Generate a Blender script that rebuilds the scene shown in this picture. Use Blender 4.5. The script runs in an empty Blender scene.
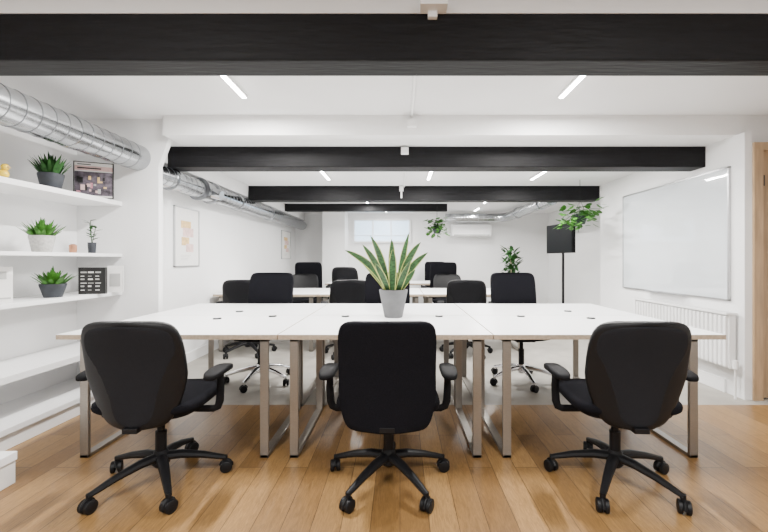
import bpy, bmesh, math, random
from mathutils import Vector, Matrix
random.seed(7)
scene=bpy.context.scene
COL=scene.collection
F=390.0; VX=400.0; VY=260.0; H=1.17

# ------------------------------------------------------------------ materials
def mat(name,col,rough=0.5,metal=0.0,noise=0.0,nscale=20.0,bump=0.0,bscale=60.0,emit=0.0,stretch=None,spec=0.5):
    m=bpy.data.materials.new(name); m.use_nodes=True
    nt=m.node_tree; b=nt.nodes["Principled BSDF"]
    b.inputs["Base Color"].default_value=(*col,1); b.inputs["Roughness"].default_value=rough
    b.inputs["Metallic"].default_value=metal
    b.inputs["Specular IOR Level"].default_value=spec
    if emit>0:
        b.inputs["Emission Color"].default_value=(*col,1); b.inputs["Emission Strength"].default_value=emit
    tc=nt.nodes.new("ShaderNodeTexCoord"); mp=nt.nodes.new("ShaderNodeMapping")
    nt.links.new(tc.outputs["Object"],mp.inputs["Vector"])
    if stretch: mp.inputs["Scale"].default_value=stretch
    if noise>0:
        n=nt.nodes.new("ShaderNodeTexNoise"); n.inputs["Scale"].default_value=nscale; n.inputs["Detail"].default_value=4
        nt.links.new(mp.outputs[0],n.inputs["Vector"])
        r=nt.nodes.new("ShaderNodeValToRGB")
        r.color_ramp.elements[0].position=0.3; r.color_ramp.elements[1].position=0.7
        r.color_ramp.elements[0].color=(*[c*(1-noise) for c in col],1)
        r.color_ramp.elements[1].color=(*[min(1,c*(1+noise)) for c in col],1)
        nt.links.new(n.outputs["Fac"],r.inputs["Fac"]); nt.links.new(r.outputs["Color"],b.inputs["Base Color"])
    if bump>0:
        n2=nt.nodes.new("ShaderNodeTexNoise"); n2.inputs["Scale"].default_value=bscale
        nt.links.new(mp.outputs[0],n2.inputs["Vector"])
        bp=nt.nodes.new("ShaderNodeBump"); bp.inputs["Strength"].default_value=bump; bp.inputs["Distance"].default_value=0.01
        nt.links.new(n2.outputs["Fac"],bp.inputs["Height"]); nt.links.new(bp.outputs["Normal"],b.inputs["Normal"])
    return m

M={}
M['wall']=mat('wall_paint',(0.82,0.82,0.82),0.85,noise=0.015,nscale=3,bump=0.08,bscale=40)
M['ceil']=mat('ceiling_paint',(0.74,0.74,0.74),0.9,noise=0.02,nscale=2)
M['trim']=mat('trim_paint',(0.83,0.83,0.825),0.6,noise=0.01)
M['beam']=mat('black_beam_paint',(0.003,0.003,0.004),0.6,noise=0.5,nscale=9,bump=0.4,bscale=8,stretch=(0.8,5,5),spec=0.22)
M['desk']=mat('white_laminate',(0.86,0.86,0.86),0.33,noise=0.01)
M['ply']=mat('desk_edge_wood',(0.42,0.33,0.24),0.6,noise=0.15,nscale=60)
M['leg']=mat('brushed_steel',(0.29,0.265,0.235),0.38,metal=0.75,noise=0.08,nscale=60,stretch=(1,1,12))
M['blackfab']=mat('black_fabric',(0.005,0.005,0.007),0.95,noise=0.4,nscale=220,bump=0.3,bscale=400,spec=0.10)
M['mesh']=mat('charcoal_mesh',(0.012,0.012,0.014),0.9,noise=0.35,nscale=420,bump=0.3,bscale=600,spec=0.12)
M['blackpl']=mat('black_plastic',(0.004,0.004,0.005),0.5,noise=0.15,nscale=100,spec=0.25)
M['armpl']=mat('matte_black_pad',(0.004,0.004,0.005),0.7,noise=0.15,nscale=100,spec=0.15)
M['chrome']=mat('polished_metal',(0.75,0.75,0.77),0.15,metal=1.0,noise=0.02)
M['galv']=mat('galvanised_steel',(0.42,0.435,0.45),0.22,metal=1.0,noise=0.10,nscale=7)
M['seam']=mat('duct_seam_steel',(0.28,0.29,0.305),0.3,metal=1.0,noise=0.08,nscale=8)
M['tile']=mat('beige_grey_floor_tile',(0.32,0.30,0.265),0.5,noise=0.10,nscale=6)
M['shelf']=mat('shelf_white',(0.83,0.83,0.83),0.5,noise=0.01)
M['pot']=mat('concrete_pot',(0.125,0.127,0.132),0.8,noise=0.12,nscale=14,bump=0.05)
M['darkpot']=mat('dark_pot',(0.022,0.026,0.034),0.6,noise=0.2,nscale=30)
M['greypot']=mat('pale_pot',(0.42,0.41,0.39),0.6,noise=0.2,nscale=60)
M['soil']=mat('soil',(0.04,0.028,0.02),1,noise=0.4,nscale=80)
M['leafs']=mat('snake_leaf_green',(0.022,0.068,0.020),0.5,noise=0.75,nscale=40,stretch=(1,1,2.6),spec=.3)
M['leafg']=mat('leaf_green',(0.022,0.080,0.018),0.6,noise=0.6,nscale=34,spec=.15)
M['leafb']=mat('leaf_bright',(0.040,0.150,0.015),0.5,noise=0.5,nscale=30,spec=.3)
M['leafy']=mat('leaf_yellow_edge',(0.38,0.42,0.12),0.5,noise=0.3,nscale=30,spec=.3)
M['wood']=mat('door_wood',(0.40,0.27,0.155),0.5,noise=0.18,nscale=5,stretch=(8,8,0.8))
M['screen']=mat('dark_screen',(0.004,0.005,0.006),0.5,noise=0.05,spec=0.08)
M['board']=mat('whiteboard_face',(0.62,0.66,0.69),0.04,noise=0.005,spec=.8)
M['alu']=mat('aluminium',(0.5,0.5,0.51),0.35,metal=0.9,noise=0.03)
M['lamp']=mat('lamp_diffuser',(1.0,0.98,0.95),0.5,emit=60,noise=0)
M['glass']=mat('window_daylight_glass',(0.62,0.80,1.0),0.3,emit=1.5)
M['paper']=mat('paper_white',(0.78,0.77,0.75),0.8,noise=0.02)
M['pink']=mat('print_pink',(0.50,0.22,0.27),0.8,noise=0.1)
M['ochre']=mat('print_ochre',(0.66,0.45,0.20),0.8,noise=0.25,nscale=25)
M['palepink']=mat('print_pale_pink',(0.66,0.46,0.44),0.8,noise=0.2,nscale=25)
M['mauve']=mat('print_mauve',(0.09,0.075,0.095),0.7,noise=0.8,nscale=25)
M['yellow']=mat('yellow_glaze',(0.8,0.55,0.03),0.4,noise=0.05)
M['inkblk']=mat('print_black',(0.010,0.010,0.010),0.5,noise=0.2)
M['copper']=mat('copper',(0.6,0.3,0.18),0.3,metal=0.9,noise=0.05)
M['cardgrey']=mat('card_grey',(0.42,0.42,0.41),0.8,noise=0.1,nscale=10)

def wood_floor():
    m=bpy.data.materials.new('oak_planks'); m.use_nodes=True; nt=m.node_tree; b=nt.nodes["Principled BSDF"]
    tc=nt.nodes.new("ShaderNodeTexCoord"); mp=nt.nodes.new("ShaderNodeMapping"); mp.inputs["Rotation"].default_value=(0,0,math.pi/2)
    nt.links.new(tc.outputs["Object"],mp.inputs[0])
    br=nt.nodes.new("ShaderNodeTexBrick")
    br.inputs["Scale"].default_value=1.0; br.inputs["Brick Width"].default_value=1.1; br.inputs["Row Height"].default_value=0.13
    br.inputs["Mortar Size"].default_value=0.0018; br.inputs["Mortar Smooth"].default_value=0.15; br.inputs["Bias"].default_value=0
    br.offset=0.37
    br.inputs["Color1"].default_value=(0.185,0.099,0.033,1); br.inputs["Color2"].default_value=(0.315,0.184,0.070,1); br.inputs["Mortar"].default_value=(0.065,0.034,0.016,1)
    nt.links.new(mp.outputs[0],br.inputs["Vector"])
    mp2=nt.nodes.new("ShaderNodeMapping"); mp2.inputs["Scale"].default_value=(36,4.2,1)
    nt.links.new(tc.outputs["Object"],mp2.inputs[0])
    n=nt.nodes.new("ShaderNodeTexNoise"); n.inputs["Scale"].default_value=2.6; n.inputs["Detail"].default_value=12; n.inputs["Roughness"].default_value=.70; n.inputs["Distortion"].default_value=1.4
    nt.links.new(mp2.outputs[0],n.inputs["Vector"])
    rp=nt.nodes.new("ShaderNodeValToRGB"); rp.color_ramp.elements[0].position=0.36; rp.color_ramp.elements[1].position=0.64
    rp.color_ramp.elements[0].color=(0.68,0.65,0.61,1); rp.color_ramp.elements[1].color=(1.13,1.13,1.13,1)
    nt.links.new(n.outputs["Fac"],rp.inputs[0])
    mx=nt.nodes.new("ShaderNodeMix"); mx.data_type='RGBA'; mx.blend_type='MULTIPLY'; mx.inputs["Factor"].default_value=1
    nt.links.new(br.outputs["Color"],mx.inputs["A"]); nt.links.new(rp.outputs["Color"],mx.inputs["B"])
    mp3=nt.nodes.new("ShaderNodeMapping"); mp3.inputs["Scale"].default_value=(5.5,2.4,1)
    nt.links.new(tc.outputs["Object"],mp3.inputs[0])
    vo=nt.nodes.new("ShaderNodeTexVoronoi"); vo.inputs["Scale"].default_value=1.2
    nt.links.new(mp3.outputs[0],vo.inputs["Vector"])
    rk=nt.nodes.new("ShaderNodeValToRGB"); rk.color_ramp.elements[0].position=0.025; rk.color_ramp.elements[1].position=0.10
    rk.color_ramp.elements[0].color=(0.4,0.35,0.3,1); rk.color_ramp.elements[1].color=(1,1,1,1)
    nt.links.new(vo.outputs["Distance"],rk.inputs[0])
    mk=nt.nodes.new("ShaderNodeMix"); mk.data_type='RGBA'; mk.blend_type='MULTIPLY'; mk.inputs["Factor"].default_value=.75
    nt.links.new(mx.outputs["Result"],mk.inputs["A"]); nt.links.new(rk.outputs["Color"],mk.inputs["B"])
    nt.links.new(mk.outputs["Result"],b.inputs["Base Color"])
    b.inputs["Roughness"].default_value=0.34
    return m
M['oak']=wood_floor()

# ------------------------------------------------------------------ mesh builder
class MB:
    def __init__(s): s.v=[]; s.f=[]; s.m=[]
    def box(s,c,d,mi=0,rz=0.0,rx=0.0):
        R=Matrix.Rotation(rz,3,'Z')@Matrix.Rotation(rx,3,'X'); n=len(s.v)
        for x in(-.5,.5):
            for y in(-.5,.5):
                for z in(-.5,.5):
                    s.v.append(tuple(R@Vector((x*d[0],y*d[1],z*d[2]))+Vector(c)))
        for q in((0,1,3,2),(4,6,7,5),(0,4,5,1),(2,3,7,6),(0,2,6,4),(1,5,7,3)):
            s.f.append([n+i for i in q]); s.m.append(mi)
    def b2(s,x0,x1,y0,y1,z0,z1,mi=0): s.box(((x0+x1)/2,(y0+y1)/2,(z0+z1)/2),(x1-x0,y1-y0,z1-z0),mi)
    def prism(s,pts,y0,y1,mi=0):
        n=len(s.v);k=len(pts)
        for y in(y0,y1):
            for p in pts: s.v.append((p[0],y,p[1]))
        s.f.append([n+i for i in range(k)]); s.m.append(mi)
        s.f.append([n+k+i for i in reversed(range(k))]); s.m.append(mi)
        for i in range(k):
            j=(i+1)%k; s.f.append([n+j,n+i,n+k+i,n+k+j]); s.m.append(mi)
    def tube(s,pts,rs,seg=12,mi=0,cap=True,flat=1.0,mis=None):
        pts=[Vector(p) for p in pts]
        if not hasattr(rs,'__len__'): rs=[rs]*len(pts)
        n0=len(s.v); prev=None
        for i,p in enumerate(pts):
            t=(pts[min(i+1,len(pts)-1)]-pts[max(i-1,0)]).normalized()
            if prev is None:
                a=Vector((0,0,1)) if abs(t.z)<0.9 else Vector((1,0,0))
                u=t.cross(a).normalized()
            else:
                u=(prev-t*prev.dot(t)).normalized()
            prev=u; w=t.cross(u)
            for k in range(seg):
                a=2*math.pi*k/seg
                s.v.append(tuple(p+u*math.cos(a)*rs[i]+w*math.sin(a)*rs[i]*flat))
        for i in range(len(pts)-1):
            for k in range(seg):
                a=n0+i*seg+k; b=n0+i*seg+(k+1)%seg
                s.f.append([a,b,b+seg,a+seg]); s.m.append(mi if mis is None else mis[i])
        if cap:
            s.f.append([n0+k for k in reversed(range(seg))]); s.m.append(mi)
            e=n0+(len(pts)-1)*seg
            s.f.append([e+k for k in range(seg)]); s.m.append(mi)
    def sphere(s,c,r,mi=0,sx=1,sy=1,sz=1):
        n=8
        n0=len(s.v); seg=12
        for i in range(n+1):
            a=math.pi*i/n
            for k in range(seg):
                b=2*math.pi*k/seg
                rr=max(math.sin(a),0.01)*r
                s.v.append((c[0]+rr*math.cos(b)*sx,c[1]+rr*math.sin(b)*sy,c[2]-r*math.cos(a)*sz))
        for i in range(n):
            for k in range(seg):
                a=n0+i*seg+k;b=n0+i*seg+(k+1)%seg
                s.f.append([a,b,b+seg,a+seg]);s.m.append(mi)
    def leaf(s,base,az,length,width,lean,curl,mi=0,edge=None,n=7,up=1.0,shape='blade',face=None):
        base=Vector(base); h=Vector((math.cos(az),math.sin(az),0)); side0=Vector((-math.sin(az),math.cos(az),0))
        n0=len(s.v)
        cols=(-1,-0.78,0,0.78,1) if edge is not None else (-1,0,1)
        P=[base+h*length*(lean*(i/n)+curl*(i/n)**2)+Vector((0,0,1))*length*up*(i/n-0.5*abs(curl)*(i/n)**2) for i in range(n+1)]
        for i in range(n+1):
            t=i/n; p=P[i]; side=side0; nrm=h
            if face is not None:
                T=(P[min(i+1,n)]-P[max(i-1,0)]).normalized()
                f=Vector((math.cos(face+t*.5),math.sin(face+t*.5),0)); side=(f-T*f.dot(T)).normalized(); nrm=T.cross(side)
            if shape=='blade': w=width*(0.5+0.95*t-0.35*t*t)*(max(0,1-t**3.2))**0.85
            else: w=width*math.sin(math.pi*min(1,(t*0.95+0.04)))**0.7
            w=max(w,0.0008)
            for c in cols:
                s.v.append(tuple(p+side*c*w*0.5+nrm*(-0.12)*w*(c*c)*0.8))
        k=len(cols)
        for i in range(n):
            for j in range(k-1):
                a=n0+i*k+j
                s.f.append([a,a+1,a+k+1,a+k])
                s.m.append(edge if (edge is not None and j in(0,k-2)) else mi)
    def make(s,name,mats,parent=None,bevel=0.0,smooth=False,seg=2):
        me=bpy.data.meshes.new(name); me.from_pydata(s.v,[],s.f)
        for m in mats: me.materials.append(M[m])
        for p,mi in zip(me.polygons,s.m): p.material_index=mi; p.use_smooth=smooth
        bm=bmesh.new(); bm.from_mesh(me); bmesh.ops.recalc_face_normals(bm,faces=bm.faces); bm.to_mesh(me); bm.free()
        me.update()
        o=bpy.data.objects.new(name,me); COL.objects.link(o)
        if parent: o.parent=parent
        if bevel>0:
            md=o.modifiers.new('bevel','BEVEL'); md.width=bevel; md.segments=seg; md.limit_method='ANGLE'; md.angle_limit=math.radians(40)
        return o

def smooth_angle(o,deg=35):
    me=o.data
    for p in me.polygons: p.use_smooth=True
    bm=bmesh.new(); bm.from_mesh(me)
    for e in bm.edges:
        if len(e.link_faces)==2 and e.calc_face_angle(0)>math.radians(deg): e.smooth=False
    bm.to_mesh(me); bm.free()

def pillow(name,W,L,c,th,bow,mats,parent,q=8,p=4,orient='v',nu=18,ns=24):
    def ed(a,p): return max(0.0,1-abs(a)**p)**(1.0/p)
    bm=bmesh.new()
    for side in(1,-1):
        g=[]
        for i in range(ns+1):
            s_=-math.cos(math.pi*i/ns); row=[]
            hw=W(s_)*max(ed(s_,q),0.0)
            for j in range(nu+1):
                u=-math.cos(math.pi*j/nu)
                t=th*ed(u,p)*ed(s_,p)*side
                off=bow(u,s_)
                if orient=='v': co=(c[0]+u*hw,c[1]+off+t,c[2]+L*s_)
                else: co=(c[0]+u*hw,c[1]+L*s_,c[2]+off+t)
                row.append(bm.verts.new(co))
            g.append(row)
        for i in range(ns):
            for j in range(nu):
                bm.faces.new([g[i][j],g[i][j+1],g[i+1][j+1],g[i+1][j]])
    bmesh.ops.remove_doubles(bm,verts=bm.verts,dist=0.0004)
    bmesh.ops.recalc_face_normals(bm,faces=bm.faces)
    for f in bm.faces: f.smooth=True
    me=bpy.data.meshes.new(name); bm.to_mesh(me); bm.free()
    for m in mats: me.materials.append(M[m])
    o=bpy.data.objects.new(name,me); COL.objects.link(o); o.parent=parent
    return o

def root(name,label,cat,loc=(0,0,0),rz=0.0,group=None):
    e=bpy.data.objects.new(name,None); e.empty_display_size=0.1; COL.objects.link(e)
    e.location=loc; e.rotation_euler=(0,0,rz); tag(e,label,cat,group); return e
def tag(o,label,cat,group=None):
    o["label"]=label; o["category"]=cat
    if group: o["group"]=group
def struct(o): o["kind"]="structure"; return o
def clone(r,loc,rz,label=None,group=None,zs=None):
    def cp(o,par):
        n=o.copy(); COL.objects.link(n)
        if par is not None: n.parent=par
        for ch in list(o.children): cp(ch,n)
        return n
    n=cp(r,None); n.location=loc; n.rotation_euler=(0,0,rz)
    if label: n["label"]=label
    if group: n["group"]=group
    if zs: n.scale=(n.scale[0],n.scale[1],zs)
    return n
def px(x,D): return (x-VX)*D/F
def pz(y,D): return H+(VY-y)*D/F

# ------------------------------------------------------------------ room shell
XL=-2.42; XR=2.88; XA=-2.85; YB=9.0; ZC=2.24; ZF=2.41
def sbox(name,x0,x1,y0,y1,z0,z1,m,bev=0.0):
    b=MB(); b.b2(x0,x1,y0,y1,z0,z1); return struct(b.make(name,[m],bevel=bev))
sbox('floor',-3.0,4.1,-1.6,3.15,-0.1,0,'oak')
sbox('floor_rear',-3.0,4.1,3.15,YB+.1,-0.1,0,'tile')
sbox('wall_left',XA-.1,XA,-1.6,3.44,0,ZF,'wall')
sbox('wall_left_rear',XL-.1,XL,3.50,YB,0,ZC,'wall')
b=MB(); b.prism([(-2.95,0),(-2.13,0),(-2.13,2.0),(-2.03,2.27),(-2.03,ZF),(-2.95,ZF)],3.44,3.50); struct(b.make('wall_left_pillar',['wall']))
sbox('trim_bulkhead',XL,-2.19,3.50,YB,2.08,ZC,'ceil')
sbox('wall_right',XR,XR+.1,3.44,5.6,0,ZC,'wall')
sbox('wall_right_recess',3.42,3.52,5.6,YB,0,ZC,'wall')
sbox('wall_right_return',XR+.1,3.52,5.5,5.6,0,ZC,'wall')
sbox('wall_right_column',XR,2.945,3.26,3.44,0,ZC,'wall')
sbox('wall_right_front',2.945,4.0,3.34,3.44,0,ZF,'wall')
sbox('wall_right_side',4.0,4.1,-1.6,3.44,0,ZF,'wall')
sbox('wall_back',-2.5,3.52,YB,YB+.1,0,ZC,'wall')
sbox('wall_back_column',-1.66,-1.18,8.35,YB,0,ZC,'trim')
sbox('ceiling',-3.0,4.1,-1.6,3.34,ZF,ZF+.1,'ceil')
sbox('ceiling_rear',-3.0,4.1,3.62,YB+.1,ZC,ZC+.1,'ceil')
sbox('trim_1',-2.03,4.0,3.34,3.62,ZC,ZF+.1,'trim')
sbox('trim_2',-3.0,4.1,3.34,3.44,ZF,ZF+.1,'ceil')
sbox('trim_4',-3.0,-2.03,3.50,3.62,ZC,ZF+.1,'ceil')
sbox('baseboard_right',XR-.018,XR,3.44,5.5,0,0.12,'trim',.004)
sbox('baseboard_left',XL,XL+.018,3.50,YB,0,0.12,'trim',.004)
sbox('baseboard_back',-1.1,3.4,YB-.018,YB,0,0.12,'trim',.004)
# door
b=MB(); b.b2(2.945,3.02,3.24,3.34,0,2.085); b.b2(3.021,3.939,3.285,3.34,0.01,2.084); b.b2(3.94,4.0,3.24,3.34,0,2.085); b.b2(2.945,4.0,3.24,3.34,2.086,2.15)
dr=struct(b.make('door_1',['wood']))
b=MB(); b.b2(3.0215,3.045,3.255,3.285,1.79,1.88); o=b.make('hinge',['inkblk']); o.parent=dr
# back window
b=MB(); x0,x1,z0,z1=px(355,YB),px(409,YB),pz(241,YB),pz(221,YB)
b.b2(x0,x1,YB-.02,YB-.005,z0,z1,1)
for a in((x0-.04,x1+.04,z0-.04,z0),(x0-.04,x1+.04,z1,z1+.04),(x0-.04,x0,z0,z1),(x1,x1+.04,z0,z1)):
    b.b2(a[0],a[1],YB-.05,YB,a[2],a[3],0)
for k in(1,2):
    xx=x0+(x1-x0)*k/3; b.b2(xx-.015,xx+.015,YB-.045,YB,z0,z1,0)
b.b2(x0,x1,YB-.04,YB,z0+.12,z0+.135,0)
struct(b.make('window_1',['trim','glass']))

# beams
def beam(x0,x1,y0,y1,z0,z1,label):
    b=MB(); b.b2(x0,x1,y0,y1,z0,z1); o=b.make('ceiling_beam',['beam'],bevel=.008); tag(o,label,'beam','black ceiling beams'); return o
lb="black painted timber beam running across the white ceiling"
beam(-2.85,4.0,1.69,1.84,2.035,2.24,"rough black painted timber beam across the ceiling")
b=MB(); b.b2(-2.85,4.0,1.69,1.84,2.24,ZF); struct(b.make('trim_3',['ceil']))
beam(-2.19,XR,3.67,3.87,2.045,ZC,lb)
beam(-2.19,XR,5.62,5.82,2.03,ZC,lb)
beam(-2.19,.9,7.4,7.55,2.10,ZC,"short black beam near the rear of the ceiling")

# conduit + junction boxes
b=MB(); b.tube([(.10,1.84,ZF-.012),(.10,3.34,ZF-.012)],.010,8); b.b2(.06,.14,3.28,3.34,2.30,2.36)
o=b.make('cable_conduit',['trim']); tag(o,"thin white cable conduit fixed along the ceiling","conduit")
b=MB(); b.tube([(.06,3.87,ZC-.012),(.06,5.62,ZC-.012)],.010,8); b.b2(.0,.12,3.88,3.96,2.17,2.235)
o=b.make('cable_conduit',['trim']); tag(o,"thin white cable conduit running between black beams","conduit")
b=MB(); b.b2(.085,.20,1.62,1.69,2.235,2.265); b.tube([(.14,1.655,2.26),(.14,1.655,2.41)],.010,8); b.b2(.12,.16,1.665,1.69,2.21,2.24)
o=b.make('junction_box',['trim'],bevel=.003); tag(o,"small white junction box and conduit on the black beam","junction box")
b=MB(); b.b2(.01,.08,3.62,3.67,2.16,2.22); o=b.make('junction_box',['trim'],bevel=.003); tag(o,"small white junction box fixed to a black beam","junction box")
b=MB(); b.tube([(.02,5.6,2.06),(.02,5.6,2.20)],.012,8); b.b2(-.01,.05,5.58,5.62,2.16,2.23); o=b.make('junction_box',['trim']); tag(o,"small white cable box on the rear black beam","junction box")

# ------------------------------------------------------------------ lamps
LP=2.55
def light_bar(x,y0,y1,z,power,w=.03):
    r=root('linear_ceiling_light',"slim white linear LED light fixed on the ceiling","ceiling light",(x,(y0+y1)/2,z),0,"linear ceiling lights")
    L=y1-y0
    b=MB(); b.b2(-w/2-.01,w/2+.01,-L/2-.01,L/2+.01,-.02,0); b.make('housing',['trim'],r,bevel=.003)
    b=MB(); b.b2(-w/2,w/2,-L/2,L/2,-.026,-.0195); b.make('diffuser',['lamp'],r)
    ld=bpy.data.lights.new('lamp','AREA'); ld.shape='RECTANGLE'; ld.size=w; ld.size_y=L; ld.energy=power*LP; ld.color=(1,.975,.94)
    lo=bpy.data.objects.new('lamp',ld); COL.objects.link(lo); lo.parent=r; lo.location=(0,0,-.03)
    return r
light_bar(-1.17,2.50,2.93,ZF,37); light_bar(1.21,2.50,2.93,ZF,37)
for x in(-.93,.37,1.72): light_bar(x,4.5,5.1,ZC,30)
for x in(-.6,1.55): light_bar(x,6.7,7.2,ZC,21)
light_bar(-.3,8.0,8.5,ZC,9); light_bar(1.6,7.9,8.35,ZC,10)
for x in(-1.2,1.2): light_bar(x,-.6,0.4,ZF,40)

# ------------------------------------------------------------------ ducts
def duct(name,x,z,r,y0,y1,label,pitch=.10):
    b=MB(); pts=[];rs=[];mis=[]
    y=y0
    while y<y1-pitch*.5:
        for k,(dy,dr) in enumerate(((0,0),(.0010,.0025),(.005,.0025),(.006,0))):
            pts.append((x,y+dy,z)); rs.append(r+dr); mis.append(1 if k<3 else 0)
        y+=pitch
    pts.append((x,y1,z)); rs.append(r)
    b.tube(pts,rs,36,mis=mis)
    o=b.make(name,['galv','seam']); smooth_angle(o,25); tag(o,label,'duct'); return o
def flange(parent,x,z,r,y0,w=.03,dr=.016):
    b=MB(); b.tube([(x,y0,z),(x,y0+.004,z),(x,y0+w,z),(x,y0+w+.004,z)],[r,r+dr,r+dr,r],32)
    o=b.make('duct_collar',['galv']); smooth_angle(o,30); o.parent=parent
d0=duct('ventilation_duct',-2.31,2.07,.112,-.6,3.44,"large galvanised spiral ventilation duct entering a white pillar")
flange(d0,-2.31,2.07,.112,2.70,.06,.006)
DX=-2.225; DZ=1.955; DR=.098
d=duct('ventilation_duct',DX,DZ,DR,3.50,8.9,"long galvanised ventilation duct along the white wall")
b=MB()
ys=(4.30,4.305,4.33,4.335,4.56,4.565,4.59,4.595)
b.tube([(DX,y,DZ) for y in ys],[DR,DR+.030,DR+.030,DR+.012,DR+.012,DR+.030,DR+.030,DR],32,mis=[1,0,1,0,1,0,1])
o=b.make('duct_damper',['galv','seam']); smooth_angle(o,30); o.parent=d
b=MB(); b.tube([(DX+.08,4.45,DZ-.02),(DX+.19,4.45,DZ-.05)],[.06,.055],20)
o=b.make('damper_spigot',['galv']); smooth_angle(o,30); o.parent=d
for y0 in(3.75,5.3,6.6): flange(d,DX,DZ,DR,y0)
b=MB(); r0=.09; z=2.09
pts=[];y=5.9
while y<8.2: pts.append((2.3,y,z)); y+=.10
for k in range(1,8):
    a=math.radians(k*90/8); pts.append((2.3-.3*(1-math.cos(a)),8.2+.3*math.sin(a),z))
x=2.0
while x>.95: pts.append((x,8.5,z)); x-=.10
rs=[];P2=[];mis=[]
for i,p in enumerate(pts):
    t=Vector(pts[min(i+1,len(pts)-1)])-Vector(pts[max(0,i-1)]); t.normalize()
    for k,(dd,dr_) in enumerate(((0,0),(.0010,.0025),(.006,.0025),(.007,0))):
        P2.append(tuple(Vector(p)+t*dd)); rs.append(r0+dr_); mis.append(1 if k<3 else 0)
b.tube(P2,rs,28,mis=mis); o=b.make('ventilation_duct',['galv','seam']); smooth_angle(o,25); tag(o,"galvanised ventilation duct with elbow below the rear ceiling",'duct'); d2=o
for y0 in(6.3,7.6): flange(d2,2.3,z,r0,y0,.04)

# ------------------------------------------------------------------ shelves
def shelf(zt,x1=-2.45,th=.034):
    b=MB(); b.b2(XA,x1,.9,3.44,zt-th,zt); o=b.make('wall_shelf',['shelf'],bevel=.002)
    tag(o,"long white wall shelf fixed in the alcove","shelf","white alcove shelves")
shelf(1.685,th=.038); shelf(1.225,th=.026); shelf(.895,th=.03); shelf(.452,-2.42,.045)
b=MB(); b.b2(XA,-2.42,.9,3.44,.0,.10); b.b2(XA,-2.40,.9,3.44,.10,.14); o=b.make('shelf_plinth',['shelf'],bevel=.003); tag(o,"low white plinth shelf standing on the wood floor","shelf")

# ------------------------------------------------------------------ desks
def desk(x0,x1,y0,y1,label,il=.085,ir=.085,group="white bench desks"):
    g=.003
    r=root('office_desk',label,'desk',((x0+x1)/2,(y0+y1)/2,0),0,group)
    w=(x1-x0)/2-g; d=(y1-y0)/2-g
    b=MB(); b.b2(-w,w,-d,d,.706,.733,1); b.b2(-w+.001,w-.001,-d+.001,d-.001,.733,.7345,0)
    b.make('desktop',['desk','ply'],r)
    for sx,ins in((-1,il),(1,ir)):
        x=sx*(w-ins); t=.05
        b=MB(); y0_=-d+.03; y1_=d-.03
        b.b2(x-t/2,x+t/2,y0_,y0_+.022,0,.706); b.b2(x-t/2,x+t/2,y1_-.022,y1_,0,.706)
        b.b2(x-t/2,x+t/2,y0_,y1_,0,.02); b.b2(x-t/2,x+t/2,y0_,y1_,.686,.706)
        b.make('leg_frame',['leg'],r,bevel=.003)
    b=MB(); b.b2(-w+.1,w-.1,-.02,.02,.672,.706); b.make('crossbar',['leg'],r)
    return r
XD=[-2.01,-.715,.545,1.905]
for i in range(3):
    il=.14 if i==0 else .085; ir=.165 if i==2 else .085
    desk(XD[i],XD[i+1],2.27,3.08,"white topped office desk with taupe metal loop legs",il,ir)
    desk(XD[i],XD[i+1],3.08,3.90,"white topped office desk with taupe metal loop legs, facing bench",il,ir)
X2=[-2.38,-1.05,.3,1.62]
for i in range(3):
    desk(X2[i],X2[i+1],4.95,5.5,"white office desk in the second bench row")
    desk(X2[i],X2[i+1],5.5,6.05,"white office desk in the second bench row")
X3=[-1.4,0,1.4]
for i in range(2):
    desk(X3[i],X3[i+1],7.25,8.2,"white office desk in the rear bench row")
def grommet(x,y):
    b=MB(); b.tube([(x,y,.7345),(x,y,.7415),(x,y,.7425)],[.03,.03,.024],20,0); b.tube([(x,y,.7425),(x,y,.7435)],.015,16,1)
    o=b.make('desk_grommet',['blackpl','alu'],smooth=False); tag(o,"round black cable grommet set in the white desktop","grommet","desk cable grommets")
for x,y in((-1.35,2.88),(-1.35,3.28),(-.98,3.0),(-.42,3.0),(.30,3.0),(.93,3.0),(1.42,2.9),(1.42,3.3)): grommet(x,y)

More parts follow.
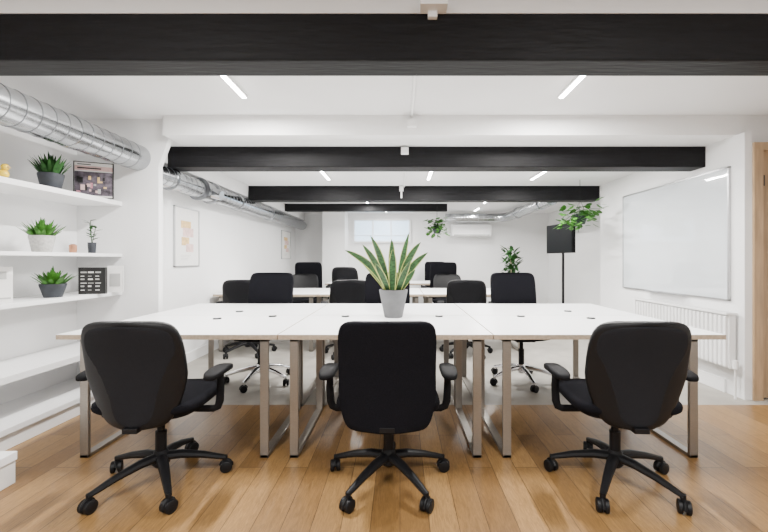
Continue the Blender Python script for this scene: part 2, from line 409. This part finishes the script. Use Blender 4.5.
# ------------------------------------------------------------------ chairs
def make_chair(kind,lift,base_metal,label,tall=0.0):
    r=root('office_chair',label,'chair')
    bm_='chrome' if base_metal else 'blackpl'
    b=MB(); b.tube([(0,0,.085),(0,0,.10),(0,0,.155),(0,0,.17)],[.03,.042,.036,.03],20); o=b.make('base_hub',[bm_],r); smooth_angle(o)
    b=MB(); b.tube([(0,0,.16),(0,0,.27+lift)],.027,20); b.tube([(0,0,.27+lift),(0,0,.37+lift)],.018,16); o=b.make('gas_lift',['blackpl'],r); smooth_angle(o)
    b=MB(); b.b2(-.09,.09,-.12,.12,.355+lift,.40+lift); b.b2(-.035,.035,-.25,-.08,.36+lift,.385+lift); b.tube([(.08,.06,.375+lift),(.22,.06,.37+lift)],.007,8)
    b.make('tilt_mechanism',['blackpl'],r,bevel=.008)
    for i in range(5):
        a=math.pi/2+i*2*math.pi/5
        b=MB()
        pts=[(0.02,0,.135),(.10,0,.132),(.20,0,.112),(.28,0,.088),(.315,0,.078)]
        b.tube(pts,[.028,.026,.021,.017,.014],10,flat=.85)
        b.tube([(.31,0,.05),(.31,0,.088)],.013,10)
        lg=b.make('leg',[bm_],r); smooth_angle(lg); lg.rotation_euler=(0,0,a)
        b=MB()
        for sy in(-1,1):
            b.tube([(0,sy*.006,.031),(0,sy*.009,.031),(0,sy*.024,.031),(0,sy*.027,.031)],[.026,.031,.031,.026],20)
        pts=[( .030*math.cos(t),0,.033+.030*math.sin(t)) for t in [math.radians(d) for d in range(-10,200,30)]]
        b.tube(pts,.008,8)
        b.tube([(0,-.022,.031),(0,.022,.031)],.010,10)
        c=b.make('caster',['blackpl'],lg); smooth_angle(c); c.location=(.315,0,0); c.rotation_euler=(0,0,random.uniform(-1.2,1.2))
    pillow('seat',lambda s:.258-.012*s,.245,(0,.04,.440+lift),.052,lambda u,s:.012*u*u-.02*max(0,s)**3,['blackfab'],r,q=5,p=3,orient='h')
    pillow('seat_shell',lambda s:.225,.215,(0,.03,.402+lift),.022,lambda u,s:.012*u*u,['armpl'],r,q=5,p=4,orient='h')
    if kind=='round':
        W=lambda s:.238-.085*max(0,-s)**1.3-.010*max(0,s)**2
        bow=lambda u,s:.040*u*u-.040*s+.03*math.cos(s*1.5)
        pillow('backrest',W,.262,(0,-.26,.626+lift),.017,bow,['blackpl'],r,q=6.0,p=6,nu=24,ns=32)
        pillow('back_panel',lambda s:W(s)*.91,.242,(0,-.268,.626+lift),.012,bow,['mesh'],r,q=6.0,p=14,nu=24,ns=32)
        zt=.44
    else:
        zb=.352
        L=(.886-zb)/2+tall/2
        W=lambda s:.232-.036*max(0,(-s-.3)/.7)**1.5+.003*max(0,-s)
        bow=lambda u,s:.035*u*u-.035*s+.02*math.cos(s*1.5)
        pillow('backrest',W,L,(0,-.262,zb+L+lift),.022,bow,['blackfab'],r,q=9,p=14,nu=24,ns=36)
        zt=.42
    b=MB()
    b.tube([(0,-.10,.37+lift),(0,-.18,.37+lift),(0,-.205,.39+lift),(0,-.215,zt+lift)],[.03,.032,.030,.020],12,flat=.6)
    o=b.make('back_support',['blackpl'],r); smooth_angle(o)
    ax=.312
    for sx in(-1,1):
        b=MB()
        b.tube([(sx*.12,0,.385+lift),(sx*.275,0,.385+lift),(sx*.298,0,.395+lift),(sx*(ax-.004),0,.425+lift),(sx*ax,0,.50+lift),(sx*ax,0,.58+lift)],[.013,.014,.015,.016,.015,.013],10,flat=1.3)
        arm=b.make('armrest',['armpl'],r); smooth_angle(arm)
        pillow('arm_pad',lambda s:.043,.125,(sx*ax,-.02,.594+lift),.018,lambda u,s:-.010*s*s,['armpl'],arm,q=3,p=4,orient='h',nu=10,ns=14)
    return r
rd="black office chair with rounded mesh back and five-star caster base"
sq="black office chair with square upholstered back and armrests"
gf="office chairs at the front bench desk"; gr="office chairs around the rear desks"
c1=make_chair('round',0,False,rd); c1["group"]=gf; c1.location=(-1.262,2.06,0); c1.rotation_euler=(0,0,math.radians(1))
clone(c1,(1.135,2.06,0),math.radians(-2),group=gf)
c2=make_chair('square',0,False,sq); c2["group"]=gf; c2.location=(-.06,2.07,0)
c3=make_chair('square',.045,True,"black square-backed office chair with polished metal caster base",tall=.11); c3["group"]=gf
c3.location=(-1.345,3.76,0); c3.rotation_euler=(0,0,math.pi-.12)
clone(c3,(1.17,3.76,0),math.pi+.06); clone(c3,(-.13,3.80,0),math.pi)
c4=make_chair('round',.05,False,rd); c4["group"]=gr; c4.location=(px(350,4.85),4.85,0); c4.rotation_euler=(0,0,.12)
for x,D,rz,src,zs in((466,4.85,-.15,c4,None),(248,4.88,.1,c4,None),(302,6.28,math.pi+.1,c4,None),(449,6.28,math.pi,c4,None),(311,6.97,.05,c3,1.09),(348,7.0,-.12,c4,1.12),(441,6.97,.08,c3,1.09),(436,8.47,math.pi,c3,1.09)):
    clone(src,(px(x,D),D,0),rz,group=gr,zs=zs)

# ------------------------------------------------------------------ plants
def pot_mesh(b,r0,r1,h,mi=0,soil=1):
    b.tube([(0,0,0),(0,0,.004),(0,0,h-.012),(0,0,h),(0,0,h),(0,0,h-.02)],[r0*.95,r0,r1,r1,r1*.88,r1*.86],28,mi,cap=False)
    b.tube([(0,0,h-.022),(0,0,h-.018)],r1*.87,24,soil)
    b.tube([(0,0,0),(0,0,.003)],r0*.95,24,mi)
r=root('snake_plant',"snake plant with yellow-edged leaves in tapered grey pot","potted plant",(-.05,2.98,.7345))
b=MB(); pot_mesh(b,.070,.108,.21); o=b.make('pot',['pot','soil'],r); smooth_angle(o)
b=MB()
for az,ln,wd,le,cu,fc in ((180,.41,.076,.30,.50,-30),(196,.39,.078,.26,.24,-40),(172,.46,.070,.10,.20,0),(100,.40,.074,.05,.05,-30),(262,.33,.080,.02,-.08,-20),(20,.47,.070,.04,.14,15),
                       (345,.42,.078,.12,.28,-45),(5,.36,.072,.24,.38,-10),(225,.24,.074,.40,.2,-35),(312,.26,.076,.36,.2,10),(150,.25,.066,.70,.30,-5),(330,.18,.060,.7,.1,-40)):
    a=math.radians(az)
    b.leaf((.045*math.cos(a),.045*math.sin(a),.18),a,ln,wd,le,cu,0,1,n=14,face=math.radians(fc),up=1.08)
o=b.make('foliage',['leafs','leafy'],r,smooth=True)

def succulent(label,loc,pr0,pr1,ph,potm,nl,ln,wd,spread,lm='leafb',upf=1.0):
    r=root('potted_succulent',label,'potted plant',loc)
    b=MB(); pot_mesh(b,pr0,pr1,ph); o=b.make('pot',[potm,'soil'],r); smooth_angle(o)
    b=MB()
    for i in range(nl):
        a=i*2.4+random.uniform(-.3,.3); k=(i+.5)/nl
        b.leaf((.055*math.cos(a)*k,.055*math.sin(a)*k,ph-.02),a,ln*random.uniform(.6,1.1),wd,spread*k,.15*k,0,n=6,up=upf*(1.15-.40*k)*random.uniform(.85,1.1),shape='oval')
    b.make('foliage',[lm],r,smooth=True)
    return r
succulent("leafy green plant in dark grey pot on white shelf",(px(51,2.86),2.86,1.685),.058,.078,.115,'darkpot',110,.135,.024,.52,'leafg',1.15)
succulent("bright green spiky plant in pale patterned pot on shelf",(px(42,2.8),2.8,1.225),.055,.075,.12,'greypot',95,.13,.022,.66,'leafb',1.0)
succulent("green broad-leaved plant in dark pot on white shelf",(px(53,2.88),2.88,.895),.055,.08,.10,'darkpot',75,.13,.032,.72,'leafb',.9)
r=root('slim_potted_plant',"slim upright leafy sprig in a narrow dark vase","potted plant",(px(92,3.24),3.24,1.225))
b=MB(); pot_mesh(b,.026,.030,.09); o=b.make('vase',['darkpot','soil'],r); smooth_angle(o)
b=MB()
for s_ in range(3):
    dx,dy=((-.02,0),(.022,.01),(.0,-.015))[s_]; hh=(.25,.21,.27)[s_]
    b.tube([(0,0,.07),(dx*.5,dy*.5,.15),(dx,dy,hh)],.0025,6)
    for i in range(8):
        t=i/7; b.leaf((dx*t,dy*t,.11+(hh-.11)*t),i*2.4+s_,random.uniform(.035,.055),.026,.9,.3,0,n=5,up=random.uniform(.2,.7),shape='oval')
b.make('foliage',['leafg'],r,smooth=True)
b=MB(); b.tube([(0,0,0),(0,0,.02),(0,0,.06),(0,0,.07)],[.022,.026,.026,.012],16); o=b.make('copper_candle_holder',['copper']); smooth_angle(o); o.location=(px(73,3.05),3.05,1.225); tag(o,"small copper candle holder on white shelf","ornament")
b=MB(); b.sphere((0,0,.035),.032,0,1.2,1,1); b.sphere((.02,0,.08),.022); b.tube([(.036,0,.08),(.055,0,.076)],[.009,.003],8,1)
o=b.make('yellow_bird_ornament',['yellow','ochre'],smooth=True); o.location=(px(2,2.5),2.5,1.685); tag(o,"small glossy yellow bird ornament on white shelf","ornament")
r=root('framed_print',"dark framed print with pale header leaning on shelf","picture",(px(94,3.24),3.24,1.685),math.radians(24))
b=MB(); w=.135;h=.295
for a in((-w,w,0,.006),(-w,w,h-.006,h),(-w,-w+.006,0,h),(w-.006,w,0,h)): b.b2(a[0],a[1],-.01,.01,a[2],a[3])
b.make('frame',['inkblk'],r)
b=MB(); b.b2(-w+.004,w-.004,-.004,.006,.004,h-.004,0); b.b2(-w+.008,w-.008,-.006,-.003,.02,.215,1)
b.b2(-w+.008,w-.008,-.0055,-.003,.225,.262,5)
b.b2(-.11,.05,-.008,-.005,.238,.248,4); b.b2(-.11,-.02,-.008,-.005,.270,.276,4)
rr=random.Random(9)
for k in range(16):
    x=rr.uniform(-.115,.085); z=rr.uniform(.03,.16); ww=rr.uniform(.012,.035); hh=rr.uniform(.012,.05)
    b.b2(x,x+ww,-.008-.0003*k,-.005,z,min(z+hh,.21),rr.choice((2,3,4,4,5,6)))
b.make('print',['paper','mauve','pink','cardgrey','inkblk','palepink','ochre'],r)
def book(x,y,w,dp,h,rz,cover,label,dec=None):
    r=root('book',label,'book',(x,y,.895),rz,'books on the alcove shelf')
    b=MB(); b.b2(-w/2,w/2,-dp/2,-dp/2+.004,0,h); b.b2(-w/2,w/2,dp/2-.004,dp/2,0,h); b.b2(w/2-.004,w/2,-dp/2,dp/2,0,h)
    if dec: dec(b,w,dp,h)
    b.make('cover',[cover,'paper','cardgrey'],r)
    b=MB(); b.b2(-w/2+.003,w/2-.004,-dp/2+.004,dp/2-.004,.003,h-.003); b.make('pages',['paper'],r)
def dec1(b,w,dp,h):
    y=-dp/2-.001; q=random.Random(4)
    for j in range(6):
        for i in range(3):
            x=-.078+i*.052; ww=q.uniform(.022,.044); b.b2(x,x+ww,y-.001,y+.001,.03+j*.028,.036+j*.028+.006*(j%2),2 if (i+j)%2 else 1)
def dec2(b,w,dp,h):
    b.b2(-w*.35,w*.35,-dp/2-.002,-dp/2,.05,.16,2)
book(px(93,3.16),3.16,.19,.035,.215,.2,'inkblk',"black covered book with pale printed pattern facing out",dec1)
book(px(113,3.30),3.33,.11,.03,.225,.35,'paper',"white covered book standing behind the black book",dec2)
b=MB(); b.box((0,0,.115),(.14,.010,.23),0,rx=-.0); b.b2(-.06,.04,-.008,-.005,.15,.20,1); b.b2(-.06,.06,-.008,-.005,.02,.03,1)
o=b.make('magazine',['paper','cardgrey']); o.location=(-2.60,2.52,.895); o.rotation_euler=(0,0,.9); tag(o,"pale grey magazine standing upright on the shelf","magazine")
# box on floor
r=root('storage_box',"white cardboard storage box with lid on wood floor","box",(-2.19,1.50,0))
b=MB(); b.b2(-.17,.17,0,.55,0,.13); b.make('box_body',['paper'],r,bevel=.003)
b=MB(); b.b2(-.175,.175,-.005,.555,.12,.165); b.make('box_lid',['shelf'],r,bevel=.003)

# ------------------------------------------------------------------ wall art
def side_poster(y0,y1,z0,z1,label):
    r=root('wall_poster',label,'picture',(XL,(y0+y1)/2,(z0+z1)/2)); w=(y1-y0)/2; h=(z1-z0)/2; t=.012
    b=MB()
    for a in((-w,w,-h,-h+t),(-w,w,h-t,h),(-w,-w+t,-h,h),(w-t,w,-h,h)): b.b2(0,.02,a[0],a[1],a[2],a[3])
    b.make('frame',['alu'],r)
    b=MB(); b.b2(.002,.012,-w+t*.8,w-t*.8,-h+t*.8,h-t*.8,0)
    b.b2(.011,.0132,-w*.5,w*.3,h*.30,h*.55,1); b.b2(.011,.0133,-w*.35,w*.5,h*.02,h*.32,4)
    b.b2(.011,.0134,-w*.45,w*.15,-h*.28,h*.0,1); b.b2(.011,.0135,-w*.1,w*.5,-h*.5,-h*.22,4)
    for k in range(4): b.b2(.011,.0132,-w*.5,w*(.3-.1*k),-h*(.62+.05*k),-h*(.61+.05*k),3)
    b.make('print',['paper','ochre','pink','cardgrey','palepink'],r)
A=-XL*390
side_poster(A/227,A/202,pz(267,A/227),pz(205,A/227),"slim framed pastel poster hanging on the white wall")
side_poster(A/119,A/110,pz(259,A/119),pz(230,A/119),"small framed ochre print on the white wall")

# ------------------------------------------------------------------ whiteboard, radiator
r=root('whiteboard',"large glossy whiteboard with aluminium frame on white wall","whiteboard",(XR,4.2,1.40))
b=MB(); b.b2(-.018,-.004,-.80,.80,-.57,.57); b.make('board',['board'],r)
b=MB()
for a in((-.81,.81,-.585,-.570),(-.81,.81,.570,.585),(-.81,-.795,-.585,.585),(.795,.81,-.585,.585)): b.b2(-.024,0,a[0],a[1],a[2],a[3])
b.make('frame',['alu'],r,bevel=.002)
b=MB()
b.b2(-.075,-.02,-.3,.3,-.585,-.578); b.make('pen_tray',['alu'],r)
r=root('radiator',"white panel radiator with vertical fins beneath the whiteboard","radiator",(XR,3.98,.475))
b=MB(); b.b2(-.085,-.03,-.67,.66,-.23,.23)
for i in range(27):
    y=-.642+i*.049; b.b2(-.108,-.085,y-.015,y+.015,-.215,.215)
b.make('panel',['trim'],r,bevel=.004)
b=MB()
b.b2(-.115,-.02,-.675,.665,.23,.245)
for i in range(50): b.b2(-.095,-.035,-.65+i*.0262,-.64+i*.0262,.244,.248)
b.make('top_grille',['trim'],r)
b=MB(); b.tube([(-.06,-.66,-.2),(-.06,-.70,-.2),(-.06,-.70,-.475)],.009,8); b.tube([(-.06,-.70,-.22),(-.06,-.70,-.15)],.02,12)
b.make('valve',['trim'],r)
for y in(-.28,.28):
    b=MB(); b.b2(-.03,-.001,y-.02,y+.02,-.1,.1); b.make('bracket',['trim'],r)

r=root('air_conditioner',"white wall-mounted split air conditioning unit","air conditioner",(px(470,YB),YB,pz(231,YB)))
b=MB(); b.b2(-.45,.45,-.23,0,-.14,.15); b.make('casing',['desk'],r,bevel=.03,seg=4)
b=MB(); b.b2(-.40,.40,-.235,-.15,-.130,-.095); b.make('louvre',['cardgrey'],r)
# TV on stand
r=root('display_on_stand',"dark flat screen on a tall pole stand","television",(px(562,6.3),6.3,0),math.radians(-80))
b=MB(); b.b2(-.36,.36,-.06,.0,1.28,1.75); b.make('casing',['armpl'],r,bevel=.006)
b=MB(); b.b2(-.345,.345,-.063,-.059,1.295,1.735); b.make('screen',['screen'],r)
b=MB(); b.tube([(0,.02,.02),(0,.02,1.6)],.02,12); b.b2(-.1,.1,-.005,.03,1.42,1.62); b.make('pole',['blackpl'],r)
b=MB(); b.tube([(0,.02,0),(0,.02,.02)],.22,28); b.make('base',['blackpl'],r)

# hanging plants
def hanging(loc,label,nl,spread,drop,ceilz,ls,trail=0):
    r=root('hanging_plant',label,'hanging plant',loc)
    b=MB(); pot_mesh(b,.06,.10,.13); o=b.make('pot',['darkpot','soil'],r); smooth_angle(o)
    b=MB()
    for k in range(3):
        a=k*2.09; b.tube([(.1*math.cos(a),.1*math.sin(a),.12),(0,0,.32)],.002,5)
    b.tube([(0,0,.32),(0,0,ceilz-loc[2])],.003,5); b.make('hanger',['blackpl'],r)
    b=MB()
    for i in range(nl):
        a=random.uniform(0,6.28); d=.03+spread*math.sqrt(random.random()); z=.19+random.uniform(-.08,.12)-d*random.uniform(0,drop)
        x,y=d*math.cos(a),d*math.sin(a)
        if i%4==0: b.tube([(0,0,.11),(x*.5,y*.5,(z+.11)/2+.05),(x,y,z)],.003,5,1)
        b.leaf((x,y,z),random.uniform(0,6.28),random.uniform(.8,1.2)*ls,ls*.75,.75,.2,0,n=5,up=random.uniform(-.8,.5),shape='oval')
    for t in range(trail):
        a=random.uniform(0,6.28); L=random.uniform(.10,.24); q=random.uniform(.12,.24); x0,y0=q*math.cos(a),q*math.sin(a)
        b.tube([(x0*.5,y0*.5,.16),(x0,y0,.10),(x0*1.15,y0*1.15,.10-L)],.003,5,1)
        for k in range(4):
            b.leaf((x0*1.1,y0*1.1,.08-L*k/5),random.uniform(0,6.28),ls*.9,ls*.6,.7,.2,0,n=5,up=-.5,shape='oval')
    b.make('foliage',['leafb','leafg'],r,smooth=True)
hanging((px(580,5.2),5.2,1.645),"trailing green hanging plant suspended from the ceiling",80,.23,.8,ZC,.10,trail=7)
hanging((px(437,7.2),7.2,1.66),"compact green hanging plant near the rear wall",80,.14,.9,ZC,.11,trail=2)
r=root('tall_potted_plant',"tall leafy dark green plant in pot against the rear wall","potted plant",(px(511,8.0),8.0,0))
b=MB(); pot_mesh(b,.12,.17,.32); o=b.make('pot',['darkpot','soil'],r); smooth_angle(o)
b=MB(); b.tube([(0,0,.29),(.02,0,.8),(0,.02,1.25)],.015,8,1)
for i in range(190):
    a=random.uniform(0,6.28); z=.50+.90*(i/190); d=random.uniform(.02,.15)
    b.leaf((d*math.cos(a),d*math.sin(a),z),a+random.uniform(-1,1),random.uniform(.10,.18),.07,.6,.3,0,n=6,up=random.uniform(.2,1.0)*random.choice((1,1,-1)),shape='oval')
b.make('foliage',['leafg','ply'],r,smooth=True)

# ------------------------------------------------------------------ world + camera
w=bpy.data.worlds.new('world'); scene.world=w; w.use_nodes=True
bg=w.node_tree.nodes["Background"]; bg.inputs[0].default_value=(.96,.98,1,1); bg.inputs[1].default_value=.95

cam=bpy.data.cameras.new('camera'); co=bpy.data.objects.new('camera',cam); COL.objects.link(co)
co.location=(0,0,H); co.rotation_euler=(math.pi/2,0,0)
cam.sensor_fit='HORIZONTAL'; cam.sensor_width=36; cam.lens=36*F/768; cam.shift_x=-(VX-384)/768; cam.shift_y=-(266-VY)/768; cam.clip_start=.05
scene.camera=co
